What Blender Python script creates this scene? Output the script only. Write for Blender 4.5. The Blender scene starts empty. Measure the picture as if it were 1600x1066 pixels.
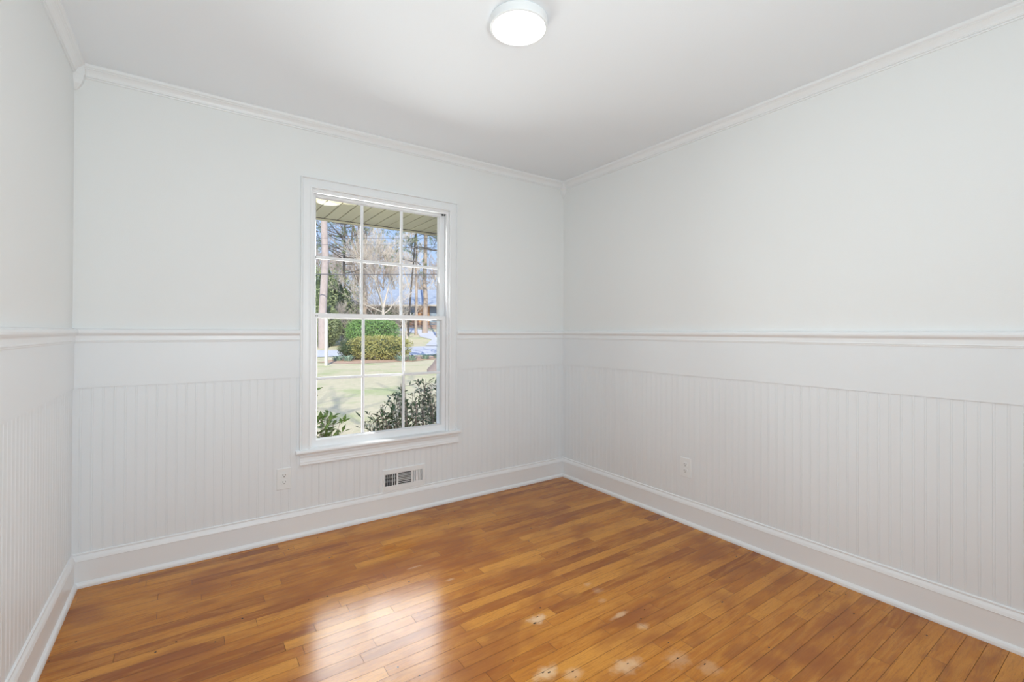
import bpy, math, random
from math import sin, cos, pi, radians, sqrt, atan2
from mathutils import Vector, Matrix

sc = bpy.context.scene
COL = sc.collection

# ------------------------------------------------------------------ camera
YAW, PITCH, ROLL = 0.6085, 0.0057, 0.0032
CAM = Vector((-2.5689, -2.9389, 1.1960))
F = Vector((sin(YAW) * cos(PITCH), cos(YAW) * cos(PITCH), sin(PITCH)))
R0 = Vector((cos(YAW), -sin(YAW), 0))
U0 = R0.cross(F)
RR = R0 * cos(ROLL) + U0 * sin(ROLL)
UU = -R0 * sin(ROLL) + U0 * cos(ROLL)
cd = bpy.data.cameras.new('camera')
cam = bpy.data.objects.new('camera', cd)
COL.objects.link(cam)
M = Matrix((RR, UU, -F)).transposed().to_4x4()
M.translation = CAM
cam.matrix_world = M
cd.sensor_fit = 'HORIZONTAL'
cd.sensor_width = 36.0
cd.lens = 725.02 / 1600 * 36.0
cd.shift_y = (514.7 - 533.0) / 1600.0
cd.clip_start = 0.02
cd.clip_end = 600
sc.camera = cam

# ------------------------------------------------------------------ view, world, lights
sc.view_settings.view_transform = 'Standard'
sc.view_settings.look = 'None'
sc.view_settings.gamma = 1
sc.view_settings.use_curve_mapping = False
sc.view_settings.exposure = 0.0
sc.cycles.diffuse_bounces = 7
sc.cycles.max_bounces = 14
sc.cycles.transparent_max_bounces = 24
sc.cycles.caustics_reflective = False
sc.cycles.sample_clamp_indirect = 4.0

world = bpy.data.worlds.new('sky')
sc.world = world
world.use_nodes = True
nt = world.node_tree
for n in list(nt.nodes):
    nt.nodes.remove(n)


def wn(t, **kw):
    n = nt.nodes.new(t)
    for k, v in kw.items():
        setattr(n, k, v)
    return n


def wmath(op, a, b=None, c=None, clamp=False):
    n = wn('ShaderNodeMath', operation=op, use_clamp=clamp)
    for i, v in enumerate((a, b, c)):
        if v is None:
            continue
        if isinstance(v, (int, float)):
            n.inputs[i].default_value = v
        else:
            nt.links.new(v, n.inputs[i])
    return n.outputs[0]


def wstep(v, a, b):
    n = wn('ShaderNodeMapRange', interpolation_type='SMOOTHSTEP')
    nt.links.new(v, n.inputs[0])
    n.inputs[1].default_value = a
    n.inputs[2].default_value = b
    return n.outputs[0]


wtc = wn('ShaderNodeTexCoord')
wsep = wn('ShaderNodeSeparateXYZ')
nt.links.new(wtc.outputs['Generated'], wsep.inputs[0])
ramp = wn('ShaderNodeValToRGB')
nt.links.new(wsep.outputs['Z'], ramp.inputs[0])
el = ramp.color_ramp.elements
el[0].position = 0.0
el[0].color = (0.62, 0.74, 0.98, 1)
el[1].position = 0.55
el[1].color = (0.16, 0.33, 0.80, 1)
e = ramp.color_ramp.elements.new(0.2)
e.color = (0.46, 0.64, 0.99, 1)
# bright patch added to the unseen upper sky for the floor highlight
az = wmath('SUBTRACT', wmath('ARCTAN2', wsep.outputs['X'], wsep.outputs['Y']), YAW)
wno = wn('ShaderNodeTexNoise')
wno.inputs['Scale'].default_value = 3.0
wno.inputs['Detail'].default_value = 3
nt.links.new(wtc.outputs['Generated'], wno.inputs['Vector'])
azn = wmath('ADD', az, wmath('MULTIPLY', wno.outputs[0], 0.05))
m_az = wmath('MULTIPLY', wstep(azn, -0.95, -0.7), wmath('SUBTRACT', 1.0, wstep(azn, -0.26, -0.06)))
zn = wmath('ADD', wsep.outputs['Z'], wmath('MULTIPLY', wno.outputs[0], 0.08))
m_el = wmath('MULTIPLY', wstep(zn, 0.36, 0.48), wmath('SUBTRACT', 1.0, wstep(zn, 0.72, 0.95)))
mask = wmath('MULTIPLY', m_az, m_el)
SKY_PATCH = 4.5
wmul = wmath('MULTIPLY', mask, SKY_PATCH)
bg1 = wn('ShaderNodeBackground')
bg1.inputs['Strength'].default_value = 1.12
nt.links.new(ramp.outputs[0], bg1.inputs[0])
bg2 = wn('ShaderNodeBackground')
bg2.inputs[0].default_value = (1.0, 0.98, 0.96, 1)
nt.links.new(wmul, bg2.inputs[1])
wadd = wn('ShaderNodeAddShader')
nt.links.new(bg1.outputs[0], wadd.inputs[0])
nt.links.new(bg2.outputs[0], wadd.inputs[1])
wout = wn('ShaderNodeOutputWorld')
nt.links.new(wadd.outputs[0], wout.inputs[0])

# sun: high behind the house, shining away from the camera onto the front lawn
sun = bpy.data.lights.new('sun', 'SUN')
sun.energy = 5.0
sun.angle = radians(0.35)
sun.color = (1.0, 0.94, 0.82)
suno = bpy.data.objects.new('sun', sun)
COL.objects.link(suno)
sd = R0 * (-0.22) + Vector((sin(YAW), cos(YAW), 0)) * 1.0
sd.normalize()
sd = sd * cos(radians(39)) + Vector((0, 0, -sin(radians(39))))
suno.rotation_euler = sd.to_track_quat('-Z', 'Y').to_euler()
suno.location = (-6, -8, 12)


def area(name, loc, target, sx, sy, power, color):
    l = bpy.data.lights.new(name, 'AREA')
    l.shape = 'RECTANGLE'
    l.size, l.size_y = sx, sy
    l.energy = power
    l.color = color
    o = bpy.data.objects.new(name, l)
    COL.objects.link(o)
    o.location = loc
    o.rotation_euler = (Vector(target) - Vector(loc)).to_track_quat('-Z', 'Y').to_euler()
    return o


# unseen fill lamp added behind the camera to lift the room
area('rear_fill', (-2.15, -3.86, 1.35), (-1.95, 0, 1.45), 1.5, 1.9, 13.5, (0.86, 0.945, 0.99))
# unseen lamp added outside the glass, standing in for light off the lawn
area('window_fill', (-1.53, .192, 1.255), (-2.55, -2.1, 1.85), .86, 1.46, 35, (0.98, 0.985, 0.965))
# unseen lamp added behind the camera, aimed up to brighten the ceiling
area('ceiling_fill', (-2.10, -3.30, 1.15), (-2.35, -1.15, 2.44), 0.5, 0.5, 23, (0.86, 0.945, 0.99))

# ------------------------------------------------------------------ helpers
W, L, H = 3.0128, 3.90, 2.44
FW2 = Vector((sin(YAW), cos(YAW), 0))


class MB:
    def __init__(s):
        s.v, s.f, s.m = [], [], []

    def add(s, verts, faces, mi=0):
        b = len(s.v)
        s.v.extend([tuple(p) for p in verts])
        s.f.extend([tuple(i + b for i in f) for f in faces])
        s.m.extend([mi] * len(faces))

    def box(s, x0, x1, y0, y1, z0, z1, mi=0):
        x0, x1 = min(x0, x1), max(x0, x1)
        y0, y1 = min(y0, y1), max(y0, y1)
        s.add([(x0, y0, z0), (x1, y0, z0), (x1, y1, z0), (x0, y1, z0), (x0, y0, z1), (x1, y0, z1), (x1, y1, z1), (x0, y1, z1)],
              [(0, 3, 2, 1), (4, 5, 6, 7), (0, 1, 5, 4), (1, 2, 6, 5), (2, 3, 7, 6), (3, 0, 4, 7)], mi)

    def loft(s, rings, closed=True, caps=True, mi=0):
        n = len(rings[0])
        vs = [p for r in rings for p in r]
        fs = []
        for i in range(len(rings) - 1):
            for j in range(n if closed else n - 1):
                k = (j + 1) % n
                fs.append((i * n + j, i * n + k, (i + 1) * n + k, (i + 1) * n + j))
        if caps:
            fs.append(tuple(reversed(range(n))))
            fs.append(tuple((len(rings) - 1) * n + j for j in range(n)))
        s.add(vs, fs, mi)

    def lathe(s, prof, c, seg=48, mi=0, axis='z'):
        rings = []
        for r, h in prof:
            ring = []
            for j in range(seg):
                a = 2 * pi * j / seg
                if axis == 'z':
                    ring.append((c[0] + r * cos(a), c[1] + r * sin(a), c[2] + h))
                elif axis == 'y':
                    ring.append((c[0] + r * cos(a), c[1] + h, c[2] + r * sin(a)))
                else:
                    ring.append((c[0] + h, c[1] + r * cos(a), c[2] + r * sin(a)))
            rings.append(ring)
        s.loft(rings, True, True, mi)

    def tube(s, pts, rads, n=5, mi=0, caps=False):
        rings = []
        for i, p in enumerate(pts):
            p = Vector(p)
            d = (Vector(pts[min(i + 1, len(pts) - 1)]) - Vector(pts[max(i - 1, 0)]))
            if d.length < 1e-9:
                d = Vector((0, 0, 1))
            d.normalize()
            a = d.cross(Vector((0.3, 0.9, 0.1)))
            if a.length < 0.1:
                a = d.cross(Vector((1, 0, 0)))
            a.normalize()
            b = d.cross(a)
            rings.append([p + (a * cos(2 * pi * j / n) + b * sin(2 * pi * j / n)) * rads[i] for j in range(n)])
        s.loft(rings, True, caps, mi)

    def build(s, name, mats, parent=None, smooth=False, bevel=0):
        me = bpy.data.meshes.new(name)
        me.from_pydata(s.v, [], s.f)
        if not isinstance(mats, (list, tuple)):
            mats = [mats]
        for m in mats:
            me.materials.append(m)
        if len(mats) > 1:
            me.polygons.foreach_set('material_index', s.m)
        if smooth:
            me.polygons.foreach_set('use_smooth', [True] * len(s.f))
        me.update()
        o = bpy.data.objects.new(name, me)
        COL.objects.link(o)
        if parent:
            o.parent = parent
            o.matrix_parent_inverse = parent.matrix_world.inverted() if False else Matrix.Translation(-parent.location)
        if bevel:
            b = o.modifiers.new('bevel', 'BEVEL')
            b.width = bevel
            b.segments = 2
            b.limit_method = 'ANGLE'
            b.harden_normals = False
        return o


def empty(name, loc):
    o = bpy.data.objects.new(name, None)
    COL.objects.link(o)
    o.location = loc
    o.empty_display_size = 0.1
    return o


def tag(o, label=None, cat=None, group=None, kind=None):
    if label:
        o['label'] = label
    if cat:
        o['category'] = cat
    if group:
        o['group'] = group
    if kind:
        o['kind'] = kind
    return o


# ------------------------------------------------------------------ materials
class Mat:
    def __init__(s, name, base=(0.8, 0.8, 0.8), rough=0.5, spec=0.5, metallic=0):
        s.m = bpy.data.materials.new(name)
        s.m.use_nodes = True
        s.t = s.m.node_tree
        s.b = s.t.nodes['Principled BSDF']
        s.b.inputs['Base Color'].default_value = (*base, 1)
        s.b.inputs['Roughness'].default_value = rough
        s.b.inputs['Specular IOR Level'].default_value = spec
        s.b.inputs['Metallic'].default_value = metallic

    def n(s, t, **kw):
        n = s.t.nodes.new(t)
        for k, v in kw.items():
            setattr(n, k, v)
        return n

    def l(s, a, b):
        s.t.links.new(a, b)

    def math(s, op, a, b=None, c=None, clamp=False):
        n = s.n('ShaderNodeMath', operation=op, use_clamp=clamp)
        for i, v in enumerate((a, b, c)):
            if v is None:
                continue
            if isinstance(v, (int, float)):
                n.inputs[i].default_value = v
            else:
                s.l(v, n.inputs[i])
        return n.outputs[0]

    def pos(s):
        return s.n('ShaderNodeNewGeometry').outputs['Position']

    def noise(s, vec, scale, detail=3, rough=0.5, dist=0, mapscale=None):
        if mapscale:
            mp = s.n('ShaderNodeMapping')
            mp.inputs['Scale'].default_value = mapscale
            s.l(vec, mp.inputs[0])
            vec = mp.outputs[0]
        n = s.n('ShaderNodeTexNoise')
        n.inputs['Scale'].default_value = scale
        n.inputs['Detail'].default_value = detail
        n.inputs['Roughness'].default_value = rough
        n.inputs['Distortion'].default_value = dist
        s.l(vec, n.inputs['Vector'])
        return n.outputs[0]

    def ramp(s, fac, stops):
        r = s.n('ShaderNodeValToRGB')
        e = r.color_ramp.elements
        while len(e) < len(stops):
            e.new(0.5)
        for i, (p, c) in enumerate(stops):
            e[i].position = p
            e[i].color = (*c, 1)
        s.l(fac, r.inputs[0])
        return r.outputs[0]

    def mix(s, fac, a, b, mode='MIX'):
        n = s.n('ShaderNodeMix', data_type='RGBA', blend_type=mode)
        for k, v in ((0, fac), (6, a), (7, b)):
            if isinstance(v, (int, float)):
                n.inputs[k].default_value = v
            elif isinstance(v, tuple):
                n.inputs[k].default_value = (*v, 1)
            else:
                s.l(v, n.inputs[k])
        return n.outputs[2]

    def step(s, v, a, b):
        n = s.n('ShaderNodeMapRange', interpolation_type='SMOOTHSTEP')
        s.l(v, n.inputs[0])
        n.inputs[1].default_value = a
        n.inputs[2].default_value = b
        return n.outputs[0]

    def bump(s, h, strength, dist=0.01):
        b = s.n('ShaderNodeBump')
        b.inputs['Strength'].default_value = strength
        b.inputs['Distance'].default_value = dist
        s.l(h, b.inputs['Height'])
        s.l(b.outputs[0], s.b.inputs['Normal'])

    def color(s, c):
        s.l(c, s.b.inputs['Base Color'])


def paint(name, c, rough, bumps=0.05, scale=160):
    m = Mat(name, c, rough)
    p = m.pos()
    n1 = m.noise(p, 1.3, 2)
    m.color(m.mix(n1, tuple(x * 0.985 for x in c), tuple(min(1, x * 1.01) for x in c)))
    m.bump(m.noise(p, scale, 2), bumps, 0.002)
    return m.m


WALLP = paint('wall_paint', (0.79, 0.81, 0.81), 0.7, 0.12, 220)
CEILP = paint('ceiling_paint', (0.81, 0.85, 0.885), 0.85, 0.15, 150)
TRIMP = paint('trim_paint', (0.805, 0.825, 0.838), 0.35, 0.02, 90)
BEADP = paint('beadboard_paint', (0.775, 0.805, 0.825), 0.42, 0.02, 90)
VINYL = paint('sash_paint', (0.835, 0.85, 0.865), 0.3, 0.01, 90)
PLASTIC = Mat('outlet_plastic', (0.80, 0.825, 0.83), 0.3).m
METALW = Mat('white_enamel', (0.80, 0.825, 0.835), 0.35).m
BLACK = Mat('dark_void', (0.012, 0.012, 0.012), 0.6).m
GREYM = Mat('grey_damper', (0.35, 0.35, 0.34), 0.5).m
STEEL = Mat('steel_screw', (0.6, 0.6, 0.58), 0.35, metallic=1).m

gm = Mat('window_glass')
for n in list(gm.t.nodes):
    if n.type != 'OUTPUT_MATERIAL':
        gm.t.nodes.remove(n)
tr = gm.n('ShaderNodeBsdfTransparent')
tr.inputs[0].default_value = (0.97, 0.985, 0.98, 1)
gl = gm.n('ShaderNodeBsdfGlossy')
gl.inputs['Roughness'].default_value = 0.02
fr = gm.n('ShaderNodeFresnel')
fr.inputs[0].default_value = 1.45
mx = gm.n('ShaderNodeMixShader')
gm.l(fr.outputs[0], mx.inputs[0])
gm.l(tr.outputs[0], mx.inputs[1])
gm.l(gl.outputs[0], mx.inputs[2])
gm.l(mx.outputs[0], [n for n in gm.t.nodes if n.type == 'OUTPUT_MATERIAL'][0].inputs[0])
GLASS = gm.m

# --- oak strip floor
fm = Mat('oak_strip_floor', rough=0.22)
p = fm.pos()
at = fm.n('ShaderNodeAttribute', attribute_name='plank')
sepa = fm.n('ShaderNodeSeparateColor')
fm.l(at.outputs['Color'], sepa.inputs[0])
t0, t1, t2 = sepa.outputs[0], sepa.outputs[1], sepa.outputs[2]
off = fm.n('ShaderNodeVectorMath', operation='SCALE')
fm.l(at.outputs['Color'], off.inputs[0])
off.inputs['Scale'].default_value = 13.0
vadd = fm.n('ShaderNodeVectorMath', operation='ADD')
fm.l(p, vadd.inputs[0])
fm.l(off.outputs[0], vadd.inputs[1])
gv = vadd.outputs[0]
grain = fm.noise(gv, 10, 5, 0.6, 0.4, (1.0, 14, 1))
fig = fm.noise(gv, 3.2, 4, 0.55, 1.8, (1.0, 7, 1))
fine = fm.noise(gv, 60, 2, 0.5, 0, (1.0, 9, 1))
blot = fm.noise(p, 2.6, 3, 0.55, 0.3, (0.75, 1.5, 1))
blot2 = fm.noise(gv, 5.5, 2, 0.5, 0.3, (0.7, 2.0, 1))
base = fm.ramp(t0, [(0.0, (0.270, 0.075, 0.010)), (0.3, (0.385, 0.125, 0.014)), (0.62, (0.49, 0.178, 0.020)), (1.0, (0.63, 0.275, 0.042))])
c = fm.mix(fm.step(fig, 0.40, 0.66), base, (0.62, 0.270, 0.040))
c = fm.mix(0.5, c, base)
c = fm.mix(fm.math('MULTIPLY', fm.step(grain, 0.48, 0.72), 0.5), c, (0.25, 0.085, 0.02))
c = fm.mix(fm.math('MULTIPLY', fm.step(fine, 0.45, 0.75), 0.32), c, (0.22, 0.08, 0.02))
c = fm.mix(fm.math('MULTIPLY', fm.step(blot, 0.48, 0.68), 0.72), c, (0.285, 0.082, 0.015))
c = fm.mix(fm.math('MULTIPLY', fm.step(blot2, 0.52, 0.74), 0.5), c, (0.23, 0.065, 0.014))
# worn pale patches where the finish has lifted: x, y, radius along x, radius along y, strength
WORN = [(-1.372, -1.412, .050, .030, 1.0), (-1.534, -1.668, .055, .034, .9), (-1.062, -1.585, .055, .014, .75), (-1.045, -1.690, .030, .022, .55),
        (-1.27, -1.805, .075, .038, .75), (-1.458, -1.725, .045, .03, .6), (-1.09, -1.89, .06, .045, .4), (-1.04, -1.98, .05, .04, .35),
        (-1.012, -1.335, .022, .016, .35), (-1.008, -1.40, .030, .022, .3), (-1.53, -0.93, .03, .012, .5), (-1.36, -1.93, .05, .03, .5),
        (-1.62, -0.72, .05, .008, .5), (-1.05, -1.47, .028, .02, .3)]
wnoise = fm.noise(p, 26, 3, 0.6)
sp = fm.n('ShaderNodeSeparateXYZ')
fm.l(p, sp.inputs[0])
tot = None
for (x, y, rx, ry, st) in WORN:
    dx = fm.math('DIVIDE', fm.math('SUBTRACT', sp.outputs[0], x), rx * .82)
    dy = fm.math('DIVIDE', fm.math('SUBTRACT', sp.outputs[1], y), ry * .82)
    d = fm.math('SQRT', fm.math('ADD', fm.math('MULTIPLY', dx, dx), fm.math('MULTIPLY', dy, dy)))
    d = fm.math('ADD', d, fm.math('MULTIPLY', fm.math('SUBTRACT', wnoise, 0.5), 2.0))
    k = fm.math('MULTIPLY', fm.math('SUBTRACT', 1.0, fm.step(d, 0.25, 1.45)), st)
    tot = k if tot is None else fm.math('MAXIMUM', tot, k)
c = fm.mix(fm.math('MULTIPLY', tot, 0.9), c, (0.70, 0.47, 0.28))
# little black nail holes
vor = fm.n('ShaderNodeTexVoronoi')
vor.inputs['Scale'].default_value = 16
fm.l(p, vor.inputs['Vector'])
hole = fm.math('MULTIPLY', fm.math('LESS_THAN', vor.outputs['Distance'], 0.06), fm.math('GREATER_THAN', fm.noise(p, 3.1, 1), 0.50))
c = fm.mix(hole, c, (0.02, 0.012, 0.008))
# old staple holes in the middle of the worn patches
for (x, y, r) in ((-1.362, -1.398, .0055), (-1.395, -1.425, .007), (-1.54, -1.66, .005), (-1.522, -1.672, .006), (-1.262, -1.80, .004), (-1.452, -1.716, .005), (-1.462, -1.742, .004), (-1.02, -1.575, .004),
                  (-1.09, -1.885, .005), (-1.035, -1.96, .005), (-0.62, -1.78, .006), (-0.95, -1.62, .004), (-1.36, -1.90, .004)):
    dx = fm.math('DIVIDE', fm.math('SUBTRACT', sp.outputs[0], x), r * 1.15)
    dy = fm.math('DIVIDE', fm.math('SUBTRACT', sp.outputs[1], y), r * .5)
    q_ = fm.math('ADD', fm.math('MULTIPLY', dx, dx), fm.math('MULTIPLY', dy, dy))
    c = fm.mix(fm.math('LESS_THAN', q_, 1.0), c, (0.035, 0.02, 0.012))
fm.color(c)
fm.bump(fm.math('ADD', fm.math('MULTIPLY', fm.noise(p, 9, 2, 0.5, 0, (1, 2.5, 1)), 0.6), fm.math('MULTIPLY', grain, 0.15)), 0.10, 0.004)
rn = fm.noise(p, 5, 3)
fm.l(fm.math('ADD', fm.math('MULTIPLY', rn, 0.10), 0.15), fm.b.inputs['Roughness'])
fm.b.inputs['Specular IOR Level'].default_value = 0.36
FLOORM = fm.m
UNDER = Mat('floor_gap', (0.05, 0.022, 0.008), 0.8).m


# ------------------------------------------------------------------ walls with holes
def slab(axis, c0, c1, a0, a1, z0, z1, holes):
    """wall slab between c0 and c1 on its normal axis; holes are (a0, a1, z0, z1)"""
    mb = MB()
    As = sorted({a0, a1, *[h[0] for h in holes], *[h[1] for h in holes]})
    Zs = sorted({z0, z1, *[h[2] for h in holes], *[h[3] for h in holes]})
    for i in range(len(As) - 1):
        for j in range(len(Zs) - 1):
            ca, cz = (As[i] + As[i + 1]) / 2, (Zs[j] + Zs[j + 1]) / 2
            if any(h[0] < ca < h[1] and h[2] < cz < h[3] for h in holes):
                continue
            if axis == 'y':
                mb.box(As[i], As[i + 1], c0, c1, Zs[j], Zs[j + 1])
            else:
                mb.box(c0, c1, As[i], As[i + 1], Zs[j], Zs[j + 1])
    return mb


WX0, WX1, WZ0, WZ1 = -1.976, -1.066, 0.478, 2.043      # rough window opening
VX0, VX1, VZ0, VZ1 = -1.528, -1.255, 0.175, 0.283      # duct opening behind the vent
T = 0.16
tag(slab('y', 0, T, -W - T, T, -0.3, 2.75, [(WX0, WX1, WZ0, WZ1), (VX0, VX1, VZ0, VZ1)]).build('wall_back', WALLP), 'white painted wall with the window', kind='structure')
tag(slab('x', 0, T, -L, 0, -0.3, 2.75, []).build('wall_right', WALLP), 'white painted wall right of the window wall', kind='structure')
tag(slab('x', -W - T, -W, -L, 0, -0.3, 2.75, []).build('wall_left', WALLP), 'white painted wall at the left edge', kind='structure')
tag(slab('y', -L - T, -L, -W - T, T, -0.3, 2.75, [(-2.92, -1.38, 0.38, 2.32)]).build('wall_front', WALLP), kind='structure')
mb = MB()
mb.box(-W, 0, -L, 0, H, H + 0.12)
tag(mb.build('ceiling', CEILP), 'flat white painted ceiling', kind='structure')

# floor: every strip of oak has its own tone
random.seed(11)
mb = MB()
cols = []
PW, GAP = 0.0572, 0.0011
y = 0.0
row = 0
while y > -L:
    x = -W - random.uniform(0, 0.9)
    rb = random.uniform(-0.12, 0.12)
    while x < 0:
        ln = random.choice([random.uniform(0.22, 0.5), random.uniform(0.4, 0.9), random.uniform(0.7, 1.4)])
        xa, xb = max(x, -W), min(x + ln, 0)
        if xb > xa + 0.01:
            y0, y1 = max(y - PW + GAP, -L), y
            mb.add([(xa + GAP * .5, y0, 0), (xb - GAP * .5, y0, 0), (xb - GAP * .5, y1, 0), (xa + GAP * .5, y1, 0)], [(0, 1, 2, 3)])
            r = random.random()
            tone = 0.62 + random.gauss(0, 0.13) + rb
            if r < 0.17:
                tone = random.uniform(0.0, 0.25)
            elif r > 0.86:
                tone = random.uniform(0.85, 1.0)
            cols.append((min(1, max(0, tone)), random.random(), random.random()))
        x += ln
    y -= PW
nplank = len(cols)
mb.add([(-W, -L, -0.004), (0, -L, -0.004), (0, 0, -0.004), (-W, 0, -0.004)], [(0, 1, 2, 3)], 1)
mb.box(-W, 0, -L, 0, -0.15, -0.0045, 1)
fl = mb.build('floor', [FLOORM, UNDER])
ca = fl.data.color_attributes.new('plank', 'FLOAT_COLOR', 'CORNER')
for i, poly in enumerate(fl.data.polygons):
    cc = cols[i] if i < nplank else (0, 0, 0)
    for li in poly.loop_indices:
        ca.data[li].color = (*cc, 1)
tag(fl, 'glossy golden oak strip floor with worn pale patches', kind='structure')


# ------------------------------------------------------------------ mouldings
def sweep(prof, side, a0, a1, m0, m1):
    """profile [(d, z)] swept along a wall; d = distance out from the wall; m0/m1 = mitre the end"""
    mb = MB()
    rings = []
    for a, m, sgn in ((a0, m0, 1), (a1, m1, -1)):
        ring = []
        for d, z in prof:
            q = a + sgn * d * m
            if side == 'back':
                ring.append((q, -d, z))
            elif side == 'front':
                ring.append((q, -L + d, z))
            elif side == 'right':
                ring.append((-d, q, z))
            else:
                ring.append((-W + d, q, z))
        rings.append(ring)
    mb.loft(rings, True, True)
    return mb


base_prof = [(0, 0), (.0295, 0), (.0300, .004), (.0290, .012), (.0255, .019), (.0200, .0235), (.0165, .0245), (.0165, .1195), (.0185, .1205), (.0190, .1225), (.0180, .1245),
             (.0175, .1275), (.0150, .1350), (.0110, .1420), (.0090, .1455), (.0085, .1470), (.0100, .1490), (.0100, .1535), (.0080, .1555), (.0060, .1565), (0, .1565)]
crown_prof = [(0, 2.383), (.006, 2.383), (.0075, 2.387), (.0060, 2.390), (.0110, 2.391), (.0120, 2.394), (.0105, 2.3965), (.0120, 2.398), (.0150, 2.405), (.0200, 2.412),
              (.0260, 2.418), (.0310, 2.4205), (.0315, 2.4235), (.0350, 2.4245), (.0395, 2.428), (.0410, 2.433), (.0410, H), (0, H)]
rail_prof = [(0, 1.139), (.010, 1.139), (.0115, 1.142), (.0105, 1.145), (.0135, 1.1465), (.0140, 1.1500), (.0120, 1.1530), (.0120, 1.1700), (.0145, 1.1740), (.0200, 1.1780),
             (.0245, 1.1840), (.0255, 1.1910), (.0235, 1.1980), (.0180, 1.2030), (.0100, 1.2055), (.004, 1.2060), (0, 1.2060)]
sides = {'back': (-W, 0), 'right': (-L, 0), 'left': (-L, 0), 'front': (-W, 0)}
n_trim = 1
for sd_, (a0, a1) in sides.items():
    tag(sweep(base_prof, sd_, a0, a1, 1, 1).build('baseboard_' + sd_, TRIMP), kind='structure')
    tag(sweep(crown_prof, sd_, a0, a1, 1, 1).build('trim_%d' % n_trim, TRIMP), 'white crown moulding', kind='structure')
    n_trim += 1
CX0, CX1 = -2.036, -1.006     # window casing outer edges
flat_prof = [(0, .9268), (.0085, .9268), (.0085, 1.141), (0, 1.141)]
for sd_, a0, a1, m0, m1 in (('back', -W, CX0, 1, 0), ('back', CX1, 0, 0, 1), ('right', -L, 0, 1, 1), ('left', -L, 0, 1, 1), ('front', -1.38, 0, 0, 1)):
    tag(sweep(rail_prof, sd_, a0, a1, m0, m1).build('trim_%d' % n_trim, TRIMP), 'white chair rail', kind='structure')
    n_trim += 1
    tag(sweep(flat_prof, sd_, a0, a1, m0, m1).build('trim_%d' % n_trim, BEADP), 'white flat board under the chair rail', kind='structure')
    n_trim += 1


def beadboard(side, a0, a1, phase, zfun):
    """grooved board: a bead between two fine grooves every 40.6 mm"""
    SP, d = 0.0406, 0.0035
    pts = []
    k = math.floor((a0 - phase) / SP) - 1
    while phase + k * SP < a1 + SP:
        g = phase + k * SP
        pts += [(g - .0046, d), (g - .0040, d - .0012), (g - .0033, d - .0012), (g - .0026, d), (g, d + .0003), (g + .0026, d), (g + .0033, d - .0012),
                (g + .0040, d - .0012), (g + .0046, d)]
        k += 1
    cuts = sorted({a0, a1} | {c for c in zfun[0] if a0 < c < a1})

    def depth(a):
        for i in range(len(pts) - 1):
            if pts[i][0] <= a <= pts[i + 1][0]:
                t = (a - pts[i][0]) / max(1e-9, pts[i + 1][0] - pts[i][0])
                return pts[i][1] + t * (pts[i + 1][1] - pts[i][1])
        return d
    allp = [q for q in pts if a0 < q[0] < a1] + [(c, depth(c)) for c in cuts]
    allp.sort()
    mb = MB()

    def P3(a, dd, z):
        return {'back': (a, -dd, z), 'right': (-dd, a, z), 'left': (-W + dd, a, z)}[side]
    for (p0, d0), (p1, d1) in zip(allp, allp[1:]):
        if p1 - p0 < 1e-7:
            continue
        for z0, z1 in zfun[1]((p0 + p1) / 2):
            mb.add([P3(p0, d0, z0), P3(p1, d1, z0), P3(p1, d1, z1), P3(p0, d0, z1)], [(0, 1, 2, 3)])
    return mb


def zback(a):
    if VX0 < a < VX1:
        return [(.13, VZ0), (VZ1, .46)]
    if CX0 + .02 < a < CX1 - .02:
        return [(.13, .46)]
    return [(.13, .93)]


full = ([], lambda a: [(.13, .93)])
for sd_, a0, a1, ph, zf in (('back', -W, 0, -2.9816, ([VX0, VX1, CX0 + .02, CX1 - .02], zback)), ('right', -L, 0, -1.4735, full), ('left', -L, 0, -0.9888, full)):
    tag(beadboard(sd_, a0, a1, ph, zf).build('trim_%d' % n_trim, BEADP), 'white grooved beadboard wainscot', kind='structure')
    n_trim += 1

# small drop blocks closing the crown in the two far corners
for cxn, sx in ((-W, 1), (0, -1)):
    mb = MB()
    rings = []
    for z, w in ((2.320, .006), (2.330, .016), (2.345, .026), (2.362, .033), (2.380, .037), (2.386, .041), (2.400, .041), (H, .041)):
        rings.append([(cxn, 0, z), (cxn + sx * w, 0, z), (cxn + sx * w, -w, z), (cxn, -w, z)])
    mb.loft(rings)
    tag(mb.build('trim_%d' % n_trim, TRIMP), 'small white corner block under the crown moulding', kind='structure')
    n_trim += 1

# ------------------------------------------------------------------ window
win = tag(empty('window_1', ((WX0 + WX1) / 2, 0, WZ0)), 'white double-hung window with six panes in each sash', kind='structure')
# casing with a stepped profile, mitred at the head
cas = [(0, 0), (0, .0175), (.004, .0195), (.008, .0195), (.011, .0165), (.018, .0150), (.030, .0140), (.040, .0125), (.046, .0115), (.0495, .0085), (.056, .0085), (.0600, .0080), (.0610, .0060), (.0610, 0)]
IX0, IX1, IZ1 = -1.9745, -1.0675, 2.046     # inner edge of the casing
mb = MB()
path = [(IX0, .500, (-1, 0)), (IX0, IZ1, (-1, 1)), (IX1, IZ1, (1, 1)), (IX1, .500, (1, 0))]
rings = []
for x, z, (ox, oz) in path:
    rings.append([(x + ox * a, -d - .0, z + oz * a) for a, d in cas])
mb.loft(rings)
mb.build('window_casing', TRIMP, win)
# reverse the small outer step: back band
mb = MB()
bb = [(.0545, .0), (.0545, .0195), (.0565, .0215), (.0595, .0215), (.0615, .0190), (.0615, 0)]
rings = []
for x, z, (ox, oz) in path:
    rings.append([(x + ox * a, -d, z + oz * a) for a, d in bb])
mb.loft(rings)
mb.build('back_band', TRIMP, win)
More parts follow.
